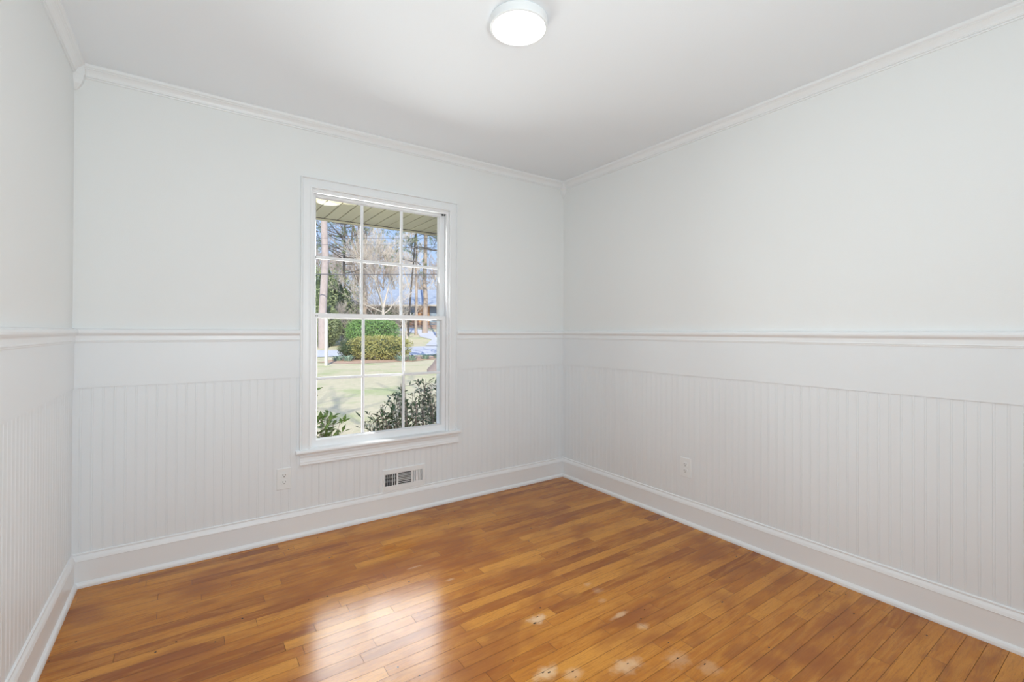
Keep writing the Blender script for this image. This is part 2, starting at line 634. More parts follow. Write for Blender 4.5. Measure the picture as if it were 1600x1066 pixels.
# jambs and stops
mb = MB()
mb.box(WX0, IX0 + .004, -.001, T + .02, .47, 2.05)
mb.box(IX1 - .004, WX1, -.001, T + .02, .47, 2.05)
mb.box(WX0, WX1, -.001, T + .02, 2.038, 2.05)
for x0, x1 in ((IX0 + .004, IX0 + .013), (IX1 - .013, IX1 - .004)):
    mb.box(x0, x1, .004, .022, .50, 2.038)
    mb.box(x0, x1 if x0 < -1.5 else x1, .0665, .0705, 1.30, 2.038)
    mb.box(x0, x1, .1085, .125, .50, 2.038)
mb.box(IX0 + .004, IX1 - .004, .006, .022, 2.026, 2.038)
mb.box(IX0 + .004, IX1 - .004, .1085, .125, 2.026, 2.038)
mb.build('window_jamb', VINYL, win)
# stool and apron
mb = MB()
sx0, sx1 = -2.056, -.984
prof = [(.030, .478), (-.030, .478), (-.0345, .4805), (-.0375, .4850), (-.0380, .4900), (-.0370, .4955), (-.0330, .4995), (-.028, .5010), (.030, .5010)]
mb.loft([[(x, yy, z) for yy, z in prof] for x in (sx0, sx1)])
mb.build('window_stool', TRIMP, win)
mb = MB()
ap = [(0, .409), (-.0150, .409), (-.0180, .412), (-.0185, .418), (-.0165, .4225), (-.0165, .430), (-.0145, .4335), (-.0125, .438), (-.0105, .452), (-.0115, .457), (-.0145, .4595), (-.0145, .4655),
      (-.0120, .4680), (-.0120, .4785), (0, .4785)]
mb.loft([[(x, yy, z) for yy, z in ap] for x in (-2.033, -.990)])
mb.build('window_apron', TRIMP, win)
mb = MB()
mb.box(WX0, WX1, .030, T + .05, .455, .492)
mb.build('outer_sill', VINYL, win)


def sash(name, x0, x1, z0, z1, y0, y1, stile, bot, top, gx, gz, label):
    """sash frame with bevelled glazing edges, glass and a grid of muntins"""
    mb = MB()
    gxa, gxb, gza, gzb = x0 + stile, x1 - stile, z0 + bot, z1 - top
    yg = (y0 + y1) / 2 + .002
    b = .0075
    mb.box(x0, gxa - b, y0, y1, z0, z1)
    mb.box(gxb + b, x1, y0, y1, z0, z1)
    mb.box(gxa - b, gxb + b, y0, y1, z0, gza - b)
    mb.box(gxa - b, gxb + b, y0, y1, gzb + b, z1)
    # sloped glazing bead inside and outside
    for ya in (y0 + .003, y1 - .003):
        o = [(gxa - b, ya, gza - b), (gxb + b, ya, gza - b), (gxb + b, ya, gzb + b), (gxa - b, ya, gzb + b)]
        i = [(gxa, yg, gza), (gxb, yg, gza), (gxb, yg, gzb), (gxa, yg, gzb)]
        mb.add(o + i, [(k, (k + 1) % 4, 4 + (k + 1) % 4, 4 + k) for k in range(4)])
    s = mb.build(name, VINYL, win)
    s['label'] = label
    mb = MB()
    for cxm in gx:
        for (w0, dd) in ((.0085, .004), (.005, .009)):
            mb.box(cxm - w0, cxm + w0, yg - dd, yg + dd, gza, gzb)
    for cz in gz:
        for (w0, dd) in ((.0083, .0038), (.0049, .0088)):
            mb.box(gxa, gxb, yg - dd, yg + dd, cz - w0, cz + w0)
    m = mb.build('muntin_grid', VINYL, s)
    mb = MB()
    mb.box(gxa - .003, gxb + .003, yg - .0012, yg + .0012, gza - .003, gzb + .003)
    mb.build('glass_panes', GLASS, s)
    return s


lo = sash('lower_sash', -1.9700, -1.0720, .5010, 1.3060, .024, .064, .0405, .0485, .0335, (-1.6510, -1.3800), (.9090,), 'lower white sash')
up = sash('upper_sash', -1.9700, -1.0720, 1.2740, 2.0370, .0715, .1075, .0400, .0330, .0230, (-1.6500, -1.3810), (1.6520,), 'upper white sash')
# two little tilt-latch screw holes at the left end of the meeting rail
mb = MB()
for dx in (0, .009):
    mb.lathe([(.0024, 0), (.0024, -.0012), (.0012, -.0018)], (-1.9420 + dx, .0242, 1.2895), 10, axis='y')
mb.build('latch_screws', BLACK, win)
mb = MB()
mb.box(-1.0775, -1.0725, .03, .06, 2.024, 2.036)
mb.box(-1.0900, -1.0800, .062, .0705, 2.026, 2.036)
mb.build('balance_clip', BLACK, win)

# ------------------------------------------------------------------ ceiling light
LX, LY = -1.497, -1.441
lamp = tag(empty('ceiling_light', (LX, LY, H)), 'round white flush-mount ceiling light, switched on', 'ceiling light')
mb = MB()
mb.lathe([(.1010, -.0001), (.1110, -.0001), (.1145, -.003), (.1150, -.008), (.1150, -.031), (.1135, -.0355), (.1100, -.0375), (.1060, -.0375), (.1040, -.034), (.1035, -.030), (.1035, -.006)], (LX, LY, H), 96)
mb.build('lamp_rim', METALW, lamp, smooth=False)
em = Mat('lamp_diffuser', (0.9, 0.9, 0.9), 0.5)
em.b.inputs['Emission Color'].default_value = (1.0, 0.965, 0.91, 1)
em.b.inputs['Emission Strength'].default_value = 15.0
mb = MB()
mb.lathe([(.1034, -.028), (.1034, -.033), (.098, -.0365), (.085, -.0385), (.05, -.0395), (.001, -.040)], (LX, LY, H), 96)
mb.build('lamp_diffuser', em.m, lamp, smooth=True)


# ------------------------------------------------------------------ outlets
def rrect(cx_, cz_, w, h, r, n=5):
    out = []
    for (sx, sz, a0) in ((1, 1, 0), (-1, 1, 90), (-1, -1, 180), (1, -1, 270)):
        for k in range(n + 1):
            a = radians(a0 + 90 * k / n)
            out.append((cx_ + sx * (w / 2 - r) + r * cos(a), cz_ + sz * (h / 2 - r) + r * sin(a)))
    return out


def outlet(side, a, z, label):
    def P3(u, d, zz):      # u along the wall, d out of it
        return (a + u, -d, z + zz) if side == 'back' else (-d, a - u, z + zz)

    def plate(mb, cx_, cz_, w, h, r, d0, d1, bev):
        rings = []
        for dd, sh in ((d0, 0), (d1 - bev, 0), (d1, bev)):
            rings.append([P3(q[0], dd, q[1]) for q in rrect(cx_, cz_, w - 2 * sh, h - 2 * sh, max(.0005, r - sh))])
        mb.loft(rings)
    root = tag(empty('electrical_outlet', P3(0, 0, 0)), label, 'outlet', 'wall outlets')
    mb = MB()
    plate(mb, 0, 0, .0765, .1215, .004, .0015, .0085, .0025)
    mb.build('cover_plate', PLASTIC, root)
    for s_ in (1, -1):
        mb = MB()
        rings = []
        for dd, sh in ((.008, 0), (.0105, 0), (.0112, .0008)):
            ring = []
            for k in range(28):
                an = 2 * pi * k / 28
                ring.append(P3((.0165 - sh) * cos(an), dd, s_ * .0195 + max(-.0135, min(.0135, (.0165 - sh) * sin(an)))))
            rings.append(ring)
        mb.loft(rings)
        rc = mb.build('receptacle', PLASTIC, root)
        mb = MB()
        plate(mb, -.0063, s_ * .0195 + .003, .0026, .0085, .0005, .0105, .01145, .0001)
        plate(mb, .0063, s_ * .0195 + .003, .0026, .0070, .0005, .0105, .01145, .0001)
        plate(mb, 0, s_ * .0195 - .0075, .0052, .0052, .0025, .0105, .01145, .0001)
        mb.build('socket_slots', BLACK, rc)
    mb = MB()
    plate(mb, 0, 0, .006, .006, .0029, .008, .0092, .0004)
    mb.build('plate_screw', PLASTIC, root)
    return root


outlet('back', -2.1155, .3500, 'white duplex outlet on the window wall, left of the floor vent')
outlet('right', -1.1705, .3485, 'white duplex outlet on the right-hand wall')

# ------------------------------------------------------------------ wall vent
vent = tag(empty('wall_vent', (-1.39, 0, .15)), 'white louvred wall vent below the window, above the baseboard', 'vent')
mb = MB()
vx0, vx1, vz0, vz1 = -1.5385, -1.2425, .1535, .3010
LZ0, LZ1 = .1930, .2680
yf, yb = -.0110, -.0080
groups = [(-1.5230, -1.4470), (-1.4350, -1.3440), (-1.3300, -1.2660)]
mb.box(vx0 + .004, vx1 - .004, yf, yb, vz0 + .004, LZ0)
mb.box(vx0 + .004, vx1 - .004, yf, yb, LZ1, vz1 - .004)
xs = [vx0 + .004] + [q for g in groups for q in g] + [vx1 - .004]
for i in range(0, len(xs), 2):
    mb.box(xs[i], xs[i + 1], yf, yb, LZ0, LZ1)
# sloping rim
o = [(vx0, -.0036, vz0), (vx1, -.0036, vz0), (vx1, -.0036, vz1), (vx0, -.0036, vz1)]
i_ = [(vx0 + .004, yf, vz0 + .004), (vx1 - .004, yf, vz0 + .004), (vx1 - .004, yf, vz1 - .004), (vx0 + .004, yf, vz1 - .004)]
mb.add(o + i_, [(k, (k + 1) % 4, 4 + (k + 1) % 4, 4 + k) for k in range(4)])
mb.build('face_plate', METALW, vent)
mb = MB()
# left bank: upright blades open towards the viewer
n = 6
for k in range(n + 1):
    xk = groups[0][0] + (groups[0][1] - groups[0][0]) * k / n
    mb.add([(xk - .0019, yf, LZ0), (xk + .0019, yf, LZ0), (xk + .0066, .008, LZ0), (xk + .0036, .008, LZ0),
            (xk - .0019, yf, LZ1), (xk + .0019, yf, LZ1), (xk + .0066, .008, LZ1), (xk + .0036, .008, LZ1)],
           [(0, 3, 2, 1), (4, 5, 6, 7), (0, 1, 5, 4), (1, 2, 6, 5), (2, 3, 7, 6), (3, 0, 4, 7)])
mb.build('upright_louvres', METALW, vent)
mb = MB()
n = 7
for k in range(n + 1):
    zk = LZ0 + (LZ1 - LZ0) * k / n
    mb.box(groups[1][0], groups[1][1], yf, -.0065, zk - .0017, zk + .0017)
mb.build('level_louvres', METALW, vent)
mb = MB()
n = 6
for k in range(n + 1):
    xk = groups[2][0] + (groups[2][1] - groups[2][0]) * k / n
    mb.add([(xk - .0030, yf, LZ0), (xk + .0030, yf, LZ0), (xk - .0050, .010, LZ0), (xk - .0080, .010, LZ0),
            (xk - .0030, yf, LZ1), (xk + .0030, yf, LZ1), (xk - .0050, .010, LZ1), (xk - .0080, .010, LZ1)],
           [(0, 3, 2, 1), (4, 5, 6, 7), (0, 1, 5, 4), (1, 2, 6, 5), (2, 3, 7, 6), (3, 0, 4, 7)])
mb.build('closed_louvres', METALW, vent)
mb = MB()
for zk in (.207, .232):
    mb.add([(VX0, .020, zk), (VX1, .020, zk), (VX1, .034, zk + .008), (VX0, .034, zk + .008), (VX0, .020, zk + .002), (VX1, .020, zk + .002), (VX1, .034, zk + .010), (VX0, .034, zk + .010)],
           [(0, 3, 2, 1), (4, 5, 6, 7), (0, 1, 5, 4), (1, 2, 6, 5), (2, 3, 7, 6), (3, 0, 4, 7)])
mb.build('damper_blades', GREYM, vent)
mb = MB()
mb.box(VX0 + .0005, VX1 - .0005, .150, .153, VZ0 + .0005, VZ1 - .0005)
for q in ((VX0 + .0003, VX0 + .0013, 0, .152, VZ0, VZ1), (VX1 - .0013, VX1 - .0003, 0, .152, VZ0, VZ1), (VX0, VX1, 0, .152, VZ0 + .0002, VZ0 + .0012), (VX0, VX1, 0, .152, VZ1 - .0012, VZ1 - .0002)):
    mb.box(*q)
mb.build('duct', BLACK, vent)
for x in (vx0 + .010, vx1 - .008):
    mb = MB()
    mb.lathe([(.0028, 0), (.0026, -.0010), (.0012, -.0015)], (x, yf, .2290), 12, axis='y')
    mb.build('vent_screw', PLASTIC, vent)

# ------------------------------------------------------------------ house shell outside: soffit, roof
sm = Mat('soffit_panels', (0.66, 0.59, 0.41), 0.6)
SOF = sm.m
DARKB = Mat('groove_brown', (0.10, 0.08, 0.05), 0.8).m
SZ, SY = 2.10, .955
mb = MB()
x = -7.0
ph = -1.685 % .1025
k0 = math.floor((-7 - ph) / .1025)
g = []
for k in range(k0, k0 + 120):
    xa = ph + k * .1025
    if xa > 5:
        break
    mb.box(xa + .0045, xa + .1025 - .0045, T, SY, SZ, SZ + .012)
    mb.box(xa - .0045, xa + .0045, T, SY, SZ + .008, SZ + .012, 1)
tag(mb.build('trim_%d' % n_trim, [SOF, DARKB]), 'tan grooved soffit over the window', kind='structure')
n_trim += 1
mb = MB()
mb.box(-7.3, 5.3, SY, SY + .010, SZ - .004, SZ + .012, 1)
mb.box(-7.3, 5.3, SY + .010, SY + .03, SZ - .016, SZ + .16)
tag(mb.build('trim_%d' % n_trim, [SOF, DARKB]), 'tan fascia at the eave edge', kind='structure')
n_trim += 1
SHIN = Mat('roof_shingle', (0.10, 0.10, 0.11), 0.9).m
mb = MB()
ye, yr, yb_ = SY + .05, -4.2, -9.4
ze, zr_ = SZ + .16, 4.0
rings = []
for x in (-7.4, 5.4):
    rings.append([(x, ye, ze), (x, yr, zr_), (x, yb_, ze), (x, yb_, ze + .08), (x, yr, zr_ + .1), (x, ye, ze + .08)])
mb.loft(rings)
tag(mb.build('roof', SHIN), kind='structure')
BRICK = Mat('outer_brick', (0.30, 0.15, 0.10), 0.9).m
mb = MB()
mb.box(-7.0, -W - T, .0, T, -.8, 2.4)
mb.box(T, 5.0, .0, T, -.8, 2.4)
mb.box(-W - T, T, .0, T, -.8, -.3)
tag(mb.build('wall_outside', BRICK), kind='structure')


# ================================================================== OUTSIDE
def sD(s, D, z=0.0):
    """point at lateral s and distance D from where the photographer stands"""
    return Vector((CAM.x, CAM.y, 0)) + R0 * s + FW2 * D + Vector((0, 0, z))


PROF = [(-60, -.62), (5, -.60), (8, -.56), (14, -.45), (20, -.34), (25, -.26), (31, -.10), (36, .16), (40, .45), (50, 1.12), (58, 1.9), (66, 2.3), (90, 3.6), (140, 6.0), (260, 9.0)]


def gz(s, D):
    for (d0, z0), (d1, z1) in zip(PROF, PROF[1:]):
        if D <= d1:
            t = max(0, (D - d0) / (d1 - d0))
            return z0 + (z1 - z0) * t
    return PROF[-1][1]


gr = Mat('lawn_grass', rough=0.95, spec=0.1)
p = gr.pos()
n1 = gr.noise(p, 0.55, 4, 0.6)
n2 = gr.noise(p, 6, 4, 0.7)
n3 = gr.noise(p, 60, 2, 0.7)
cc = gr.mix(gr.step(n1, 0.47, 0.66), (0.66, 0.57, 0.38), (0.40, 0.47, 0.19))
cc = gr.mix(gr.step(n2, 0.42, 0.75), cc, (0.50, 0.48, 0.28))
cc = gr.mix(gr.math('MULTIPLY', n3, 0.5), cc, (0.66, 0.60, 0.44))
gr.color(cc)
gr.bump(n3, 0.5, 0.03)
GRASS = gr.m
mb = MB()
Ds = [-60, -20, 0, 3] + [5 + 1.5 * i for i in range(45)] + [80, 100, 140, 260]
Ss = [-120, -80, -50, -35] + [-25 + 2 * i for i in range(26)] + [35, 50, 80]
vs, fs = [], []
for D in Ds:
    for s in Ss:
        q = sD(s, D, gz(s, D))
        vs.append(q)
nS = len(Ss)
for i in range(len(Ds) - 1):
    for j in range(nS - 1):
        cen = (vs[i * nS + j] + vs[(i + 1) * nS + j + 1]) / 2
        fs.append((i * nS + j, i * nS + j + 1, (i + 1) * nS + j + 1, (i + 1) * nS + j))
mb.add(vs, fs)
tag(mb.build('ground', GRASS, smooth=True), 'pale winter lawn outside the window', kind='structure')


def ribbon(name, secs, mat, label, lift=.02, sub=10, cross=6):
    mb = MB()
    rings = []
    for (a0, b0), (a1, b1) in zip(secs, secs[1:]):
        for k in range(sub):
            t = k / sub
            rings.append((tuple(a0[i] + (a1[i] - a0[i]) * t for i in (0, 1)), tuple(b0[i] + (b1[i] - b0[i]) * t for i in (0, 1))))
    rings.append(secs[-1])
    pts = []
    for a, b in rings:
        r = []
        for j in range(cross + 1):
            t = j / cross
            s, D = a[0] + (b[0] - a[0]) * t, a[1] + (b[1] - a[1]) * t
            r.append(sD(s, D, gz(s, D) + lift))
        pts.append(r)
    mb.loft(pts, False, False)
    return tag(mb.build(name, mat, smooth=True), label, kind='structure')


asp = Mat('pale_asphalt', rough=0.9)
p = asp.pos()
asp.color(asp.mix(asp.noise(p, 3, 4, 0.6), (0.50, 0.50, 0.54), (0.66, 0.66, 0.69)))
ribbon('street', [((-60, 24.0), (-60, 30)), ((-24, 25.0), (-24, 30.6)), ((-11, 25.6), (-11, 31.2)), ((-7, 27.0), (-7, 34.5)), ((-3, 28), (-3, 35.5)), ((30, 28), (30, 34))], asp.m, 'pale grey street beyond the lawn')
ribbon('driveway', [((-1.5, 34), (-6.6, 35.2)), ((-4.0, 40), (-7.0, 40.6)), ((-5.0, 45), (-8.6, 43.5)), ((-8.0, 50), (-9.6, 47.5)), ((-12.0, 55), (-12.2, 51.5)), ((-16.5, 57.0), (-16.5, 53.5))], asp.m, 'pale driveway rising to the house across the street', .03)

LEAFLITTER = Mat('leaf_litter', (0.48, 0.27, 0.16), 0.95)
p = LEAFLITTER.pos()
LEAFLITTER.color(LEAFLITTER.mix(LEAFLITTER.noise(p, 9, 4, 0.7), (0.34, 0.20, 0.12), (0.70, 0.48, 0.34)))
ribbon('planting_bed', [((-9.3, 22.2), (-9.3, 25.2)), ((-7.6, 21.6), (-7.6, 26.0)), ((-5.0, 23.0), (-5.0, 26.6)), ((-3.8, 25.0), (-3.8, 27.0))], LEAFLITTER.m, 'bed of brown leaf litter under the hedge', .012, 6)
ribbon('leaf_bed', [((-40, 50.0), (-40, 59)), ((-16, 51), (-16, 59)), ((-11.5, 56.0), (-11, 62)), ((-4, 50), (-4, 60)), ((6, 48), (6, 60))], LEAFLITTER.m, 'brown leafy ground before the house across the street', .03, 6)


# ------------------------------------------------------------------ plants
def bark(name, c0, c1, sc_=6):
    m = Mat(name, rough=0.95, spec=0.15)
    p = m.pos()
    m.color(m.mix(m.noise(p, sc_, 4, 0.65, 0, (1, 1, .35)), c0, c1))
    return m.m


def leafm(name, c0, c1, rough=0.5, scale=7):
    m = Mat(name, rough=rough, spec=0.35)
    p = m.pos()
    m.color(m.mix(m.noise(p, scale, 2, 0.6), c0, c1))
    m.b.inputs['Subsurface Weight'].default_value = 0
    return m.m


BK_PINK = bark('pale_pine_bark', (0.38, 0.30, 0.28), (0.66, 0.56, 0.53))
BK_BROWN = bark('brown_bark', (0.33, 0.25, 0.20), (0.60, 0.49, 0.41))
BK_GREY = bark('grey_twig_bark', (0.33, 0.28, 0.25), (0.56, 0.49, 0.44), 3)
BK_PALE = bark('pale_bark', (0.55, 0.47, 0.40), (0.76, 0.68, 0.60), 4)
BK_DARK = bark('dark_bark', (0.08, 0.07, 0.065), (0.2, 0.17, 0.15))
BK_ROOT = bark('smooth_grey_brown_bark', (0.26, 0.19, 0.16), (0.44, 0.35, 0.31), 4)
LF_PINE = leafm('pine_needles', (0.10, 0.17, 0.06), (0.24, 0.32, 0.12), .7, 2)
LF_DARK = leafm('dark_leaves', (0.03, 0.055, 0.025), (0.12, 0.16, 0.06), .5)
LF_MAG = leafm('glossy_green_leaves', (0.15, 0.21, 0.10), (0.50, 0.54, 0.28), .35, 3)
LF_HEDGE = leafm('olive_hedge_leaves', (0.30, 0.30, 0.09), (0.58, 0.55, 0.22), .5, 5)
LF_ROUND = leafm('bright_green_leaves', (0.11, 0.25, 0.07), (0.33, 0.50, 0.17), .45, 4)
LF_BLUE = leafm('blue_green_leaves', (0.22, 0.36, 0.27), (0.42, 0.56, 0.44), .5, 8)
LF_NEAR = leafm('shrub_leaves', (0.050, 0.105, 0.045), (0.15, 0.23, 0.10), .4, 22)
LF_NEAR2 = leafm('fresh_shrub_leaves', (0.09, 0.19, 0.04), (0.30, 0.42, 0.10), .35, 22)


def rvec(rnd):
    while True:
        v = Vector((rnd.uniform(-1, 1), rnd.uniform(-1, 1), rnd.uniform(-1, 1)))
        if 0.05 < v.length < 1:
            return v.normalized()


def grow(mb, rnd, p, d, ln, r, depth, maxd, spread, tips, kids=3, up=0.12, minr=.006):
    """recursive branch: a gently bent tube with side branches"""
    n = 3
    pts, rad = [p.copy()], [r]
    q, dd = p.copy(), d.copy()
    for i in range(n):
        dd = (dd + rvec(rnd) * 0.20 + Vector((0, 0, up))).normalized()
        q = q + dd * (ln / n)
        pts.append(q.copy())
        rad.append(max(minr * .7, r * (1 - 0.5 * (i + 1) / n)))
    mb.tube(pts, rad, 6 if depth == 0 else (4 if depth == 1 else 3))
    if depth >= maxd:
        tips.append((q.copy(), dd.copy()))
        return
    for k in range(kids):
        t = rnd.uniform(0.35, 1.0)
        i = min(n - 1, int(t * n))
        b = pts[i].lerp(pts[i + 1], t * n - i) if t < 1 else pts[n]
        ax = rvec(rnd)
        nd = (dd + ax * spread).normalized()
        grow(mb, rnd, b, nd, ln * rnd.uniform(0.5, 0.75), max(minr, r * rnd.uniform(.35, .55)), depth + 1, maxd, spread, tips, kids, up, minr)
    nd = (dd + rvec(rnd) * .25).normalized()
    grow(mb, rnd, pts[n], nd, ln * .7, max(minr, r * .5), depth + 1, maxd, spread, tips, kids, up, minr)


def leaf(mb, p, d, n, ln, w):
    """folded pointed leaf"""
    d = d.normalized()
    s = d.cross(n)
    if s.length < 1e-3:
        s = d.cross(Vector((1, 0, 0)))
    s.normalize()
    nn = s.cross(d)
    a, m, b = p, p + d * ln * .5 - nn * w * .15, p + d * ln - nn * ln * .08
    l, r = p + d * ln * .45 + s * w * .5 + nn * w * .12, p + d * ln * .45 - s * w * .5 + nn * w * .12
    mb.add([a, l, b, r, m], [(0, 4, 1), (1, 4, 2), (0, 3, 4), (3, 2, 4)])


def bare_tree(name, s, D, height, r, seed, label, mat, trunk_h=.45, spread=.75, maxd=4, kids=3, lean=(0, 0), group='bare trees across the street', first=.34, minr=.006, up=.12):
    rnd = random.Random(seed)
    base = sD(s, D, gz(s, D) - .1)
    root = tag(empty(name, base), label, 'tree', group)
    mb = MB()
    top = base + Vector((lean[0], lean[1], height * trunk_h))
    n = 6
    pts = [base.lerp(top, i / n) + (rvec(rnd) * r * .5 if 0 < i else Vector()) for i in range(n + 1)]
    mb.tube(pts, [r * (1.25 if i == 0 else 1 - .35 * i / n) for i in range(n + 1)], 9)
    mb.build('trunk', mat, root, smooth=True)
    mb = MB()
    tips = []
    for k in range(3):
        an = rnd.uniform(0, 2 * pi)
        d = Vector((cos(an) * .4, sin(an) * .4, 1)).normalized()
        grow(mb, rnd, pts[n], d, height * first, r * .5, 0, maxd, spread, tips, kids, up, minr)
    for k in range(3):
        t = rnd.uniform(.45, .95)
        b = base.lerp(top, t)
        an = rnd.uniform(0, 2 * pi)
        grow(mb, rnd, b, Vector((cos(an), sin(an), .45)).normalized(), height * first * .75, r * .3, 1, maxd, spread, tips, kids, up, minr)
    mb.build('branches', mat, root)
    return root, tips


def pine(name, s, D, height, r, seed, label, mat, clumps, group='pines across the street', lean=(0, 0), bl=2.6):
    """clumps: (height above ground, how many needle tufts)"""
    rnd = random.Random(seed)
    base = sD(s, D, gz(s, D) - .1)
    root = tag(empty(name, base), label, 'tree', group)
    top = base + Vector((lean[0], lean[1], height))
    mb = MB()
    n = 10
    pts = [base.lerp(top, i / n) + (rvec(rnd) * r * .35 if 0 < i else Vector()) for i in range(n + 1)]
    mb.tube(pts, [r * (1.2 if i == 0 else 1 - .6 * i / n) for i in range(n + 1)], 12)
    mb.build('trunk', mat, root, smooth=True)
    br, lf = MB(), MB()
    for (h, cnt) in clumps:
        for k in range(cnt):
            t = min(.99, max(.1, (h + rnd.uniform(-.7, .7)) / height))
            b = base.lerp(top, t)
            an = rnd.uniform(0, 2 * pi)
            d = Vector((cos(an), sin(an), rnd.uniform(-.1, .4))).normalized()
            tips = []
            grow(br, rnd, b, d, bl * rnd.uniform(.5, 1), .045, 1, 3, .6, tips, 2, .04, .012)
            for (q, dd) in tips:
                for j in range(26):
                    nd = (dd * .5 + rvec(rnd)).normalized()
                    sd2 = nd.cross(rvec(rnd)).normalized()
                    ln = rnd.uniform(.16, .30)
                    q2 = q + rvec(rnd) * .12
                    lf.add([q2 - sd2 * .014, q2 + sd2 * .014, q2 + nd * ln], [(0, 1, 2)])
    br.build('branches', BK_DARK if mat is not BK_PINK else mat, root)
    if lf.f:
        lf.build('needles', LF_PINE, root)
    return root


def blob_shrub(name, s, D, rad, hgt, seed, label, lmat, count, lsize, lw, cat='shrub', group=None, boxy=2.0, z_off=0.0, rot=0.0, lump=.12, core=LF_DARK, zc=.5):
    """leafy mass: leaves set on and inside a lumpy rounded body, with woody stems in the middle; rad = (lateral, depth)"""
    rnd = random.Random(seed)
    base = sD(s, D, gz(s, D) + z_off)
    root = tag(empty(name, base), label, cat, group)
    ex = R0 * cos(rot) + FW2 * sin(rot)
    ey = -R0 * sin(rot) + FW2 * cos(rot)
    st = MB()
    for k in range(14):
        a = rnd.uniform(0, 2 * pi)
        q = ex * rad[0] * .7 * cos(a) * rnd.random() + ey * rad[1] * .7 * sin(a) * rnd.random()
        st.tube([base + q * .5 - Vector((0, 0, .05)), base + q * .8 + Vector((0, 0, hgt * .4)), base + q + Vector((0, 0, hgt * .75))], [.02, .015, .008], 4)
    st.build('stems', BK_BROWN, root)
    ph = [rnd.uniform(0, 6.3) for _ in range(6)]

    def surf(th, fi):
        lumpf = 1 + lump * (sin(3 * th + ph[0]) * sin(2 * fi + ph[1]) + .7 * sin(7 * th + ph[2]) * sin(5 * fi + ph[3]) + .4 * sin(13 * th + ph[4]) * sin(9 * fi + ph[5]))
        c, s_ = cos(fi), sin(fi)
        e = 2.0 / boxy
        cc = (abs(c) ** e)
        ss = (abs(s_) ** e) * (1 if s_ > 0 else -1)
        return (ex * rad[0] * cos(th) * cc + ey * rad[1] * sin(th) * cc) * lumpf + Vector((0, 0, hgt * zc + (hgt * (1 - zc) if ss > 0 else hgt * zc) * ss * lumpf))
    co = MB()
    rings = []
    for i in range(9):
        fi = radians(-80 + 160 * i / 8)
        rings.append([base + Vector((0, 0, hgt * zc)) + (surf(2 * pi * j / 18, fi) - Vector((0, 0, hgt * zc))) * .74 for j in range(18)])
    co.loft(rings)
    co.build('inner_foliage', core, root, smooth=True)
    lf = MB()
    for k in range(count):
        th = rnd.uniform(0, 2 * pi)
        fi = math.asin(rnd.uniform(-.95, 1))
        v = surf(th, fi)
        c0 = Vector((0, 0, hgt * zc))
        o = (v - c0)
        q = base + c0 + o * rnd.uniform(.78, 1.03)
        nrm = (o.normalized() + rvec(rnd) * .7).normalized()
        d = (nrm.cross(rvec(rnd)) + o.normalized() * .5).normalized()
        leaf(lf, q, d, nrm, lsize * rnd.uniform(.7, 1.25), lw * rnd.uniform(.7, 1.2))
    lf.build('leaves', lmat, root)
    return root


# hedge and shrubs, street side
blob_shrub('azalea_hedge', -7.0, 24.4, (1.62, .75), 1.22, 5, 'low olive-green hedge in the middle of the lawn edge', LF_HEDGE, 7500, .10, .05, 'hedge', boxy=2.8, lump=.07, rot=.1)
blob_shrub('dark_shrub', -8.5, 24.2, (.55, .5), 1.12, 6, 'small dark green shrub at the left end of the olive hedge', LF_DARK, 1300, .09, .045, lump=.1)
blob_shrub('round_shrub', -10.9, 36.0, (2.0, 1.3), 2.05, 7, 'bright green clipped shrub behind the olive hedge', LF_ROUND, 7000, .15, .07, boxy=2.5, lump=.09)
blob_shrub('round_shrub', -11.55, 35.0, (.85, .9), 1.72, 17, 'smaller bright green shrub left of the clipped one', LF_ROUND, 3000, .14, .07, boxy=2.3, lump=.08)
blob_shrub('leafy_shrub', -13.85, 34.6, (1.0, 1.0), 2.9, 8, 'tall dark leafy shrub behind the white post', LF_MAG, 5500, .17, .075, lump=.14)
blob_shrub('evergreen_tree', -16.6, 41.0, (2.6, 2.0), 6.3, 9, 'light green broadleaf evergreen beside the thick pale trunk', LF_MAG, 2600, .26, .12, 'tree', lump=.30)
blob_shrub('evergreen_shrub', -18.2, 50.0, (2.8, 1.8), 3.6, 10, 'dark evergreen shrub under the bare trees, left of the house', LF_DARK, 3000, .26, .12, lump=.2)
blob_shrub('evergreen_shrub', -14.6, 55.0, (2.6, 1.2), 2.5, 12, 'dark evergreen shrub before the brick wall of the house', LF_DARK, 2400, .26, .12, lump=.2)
# tufts of strappy leaves at the foot of the hedge
def tuft(s, D, seed, label, n=70, ln=.42):
    rnd = random.Random(seed)
    b = sD(s, D, gz(s, D) + .01)
    mb = MB()
    for k in range(n):
        a = rnd.uniform(0, 2 * pi)
        o = Vector((cos(a), sin(a), 0)) * rnd.uniform(0, .22)
        d = Vector((cos(a) * rnd.uniform(.2, .8), sin(a) * rnd.uniform(.2, .8), 1)).normalized()
        l = ln * rnd.uniform(.6, 1.1)
        sd2 = d.cross(Vector((0, 0, 1))).normalized() * .016
        p0 = b + o
        p1 = p0 + d * l * .6
        p2 = p1 + (d + Vector((cos(a), sin(a), -.7)) * .8).normalized() * l * .45
        mb.add([p0 - sd2, p0 + sd2, p1 + sd2, p1 - sd2, p2], [(0, 1, 2, 3), (3, 2, 4)])
    return tag(mb.build('strappy_plant', LF_BLUE), label, 'plant', 'strappy plants at the foot of the hedge')


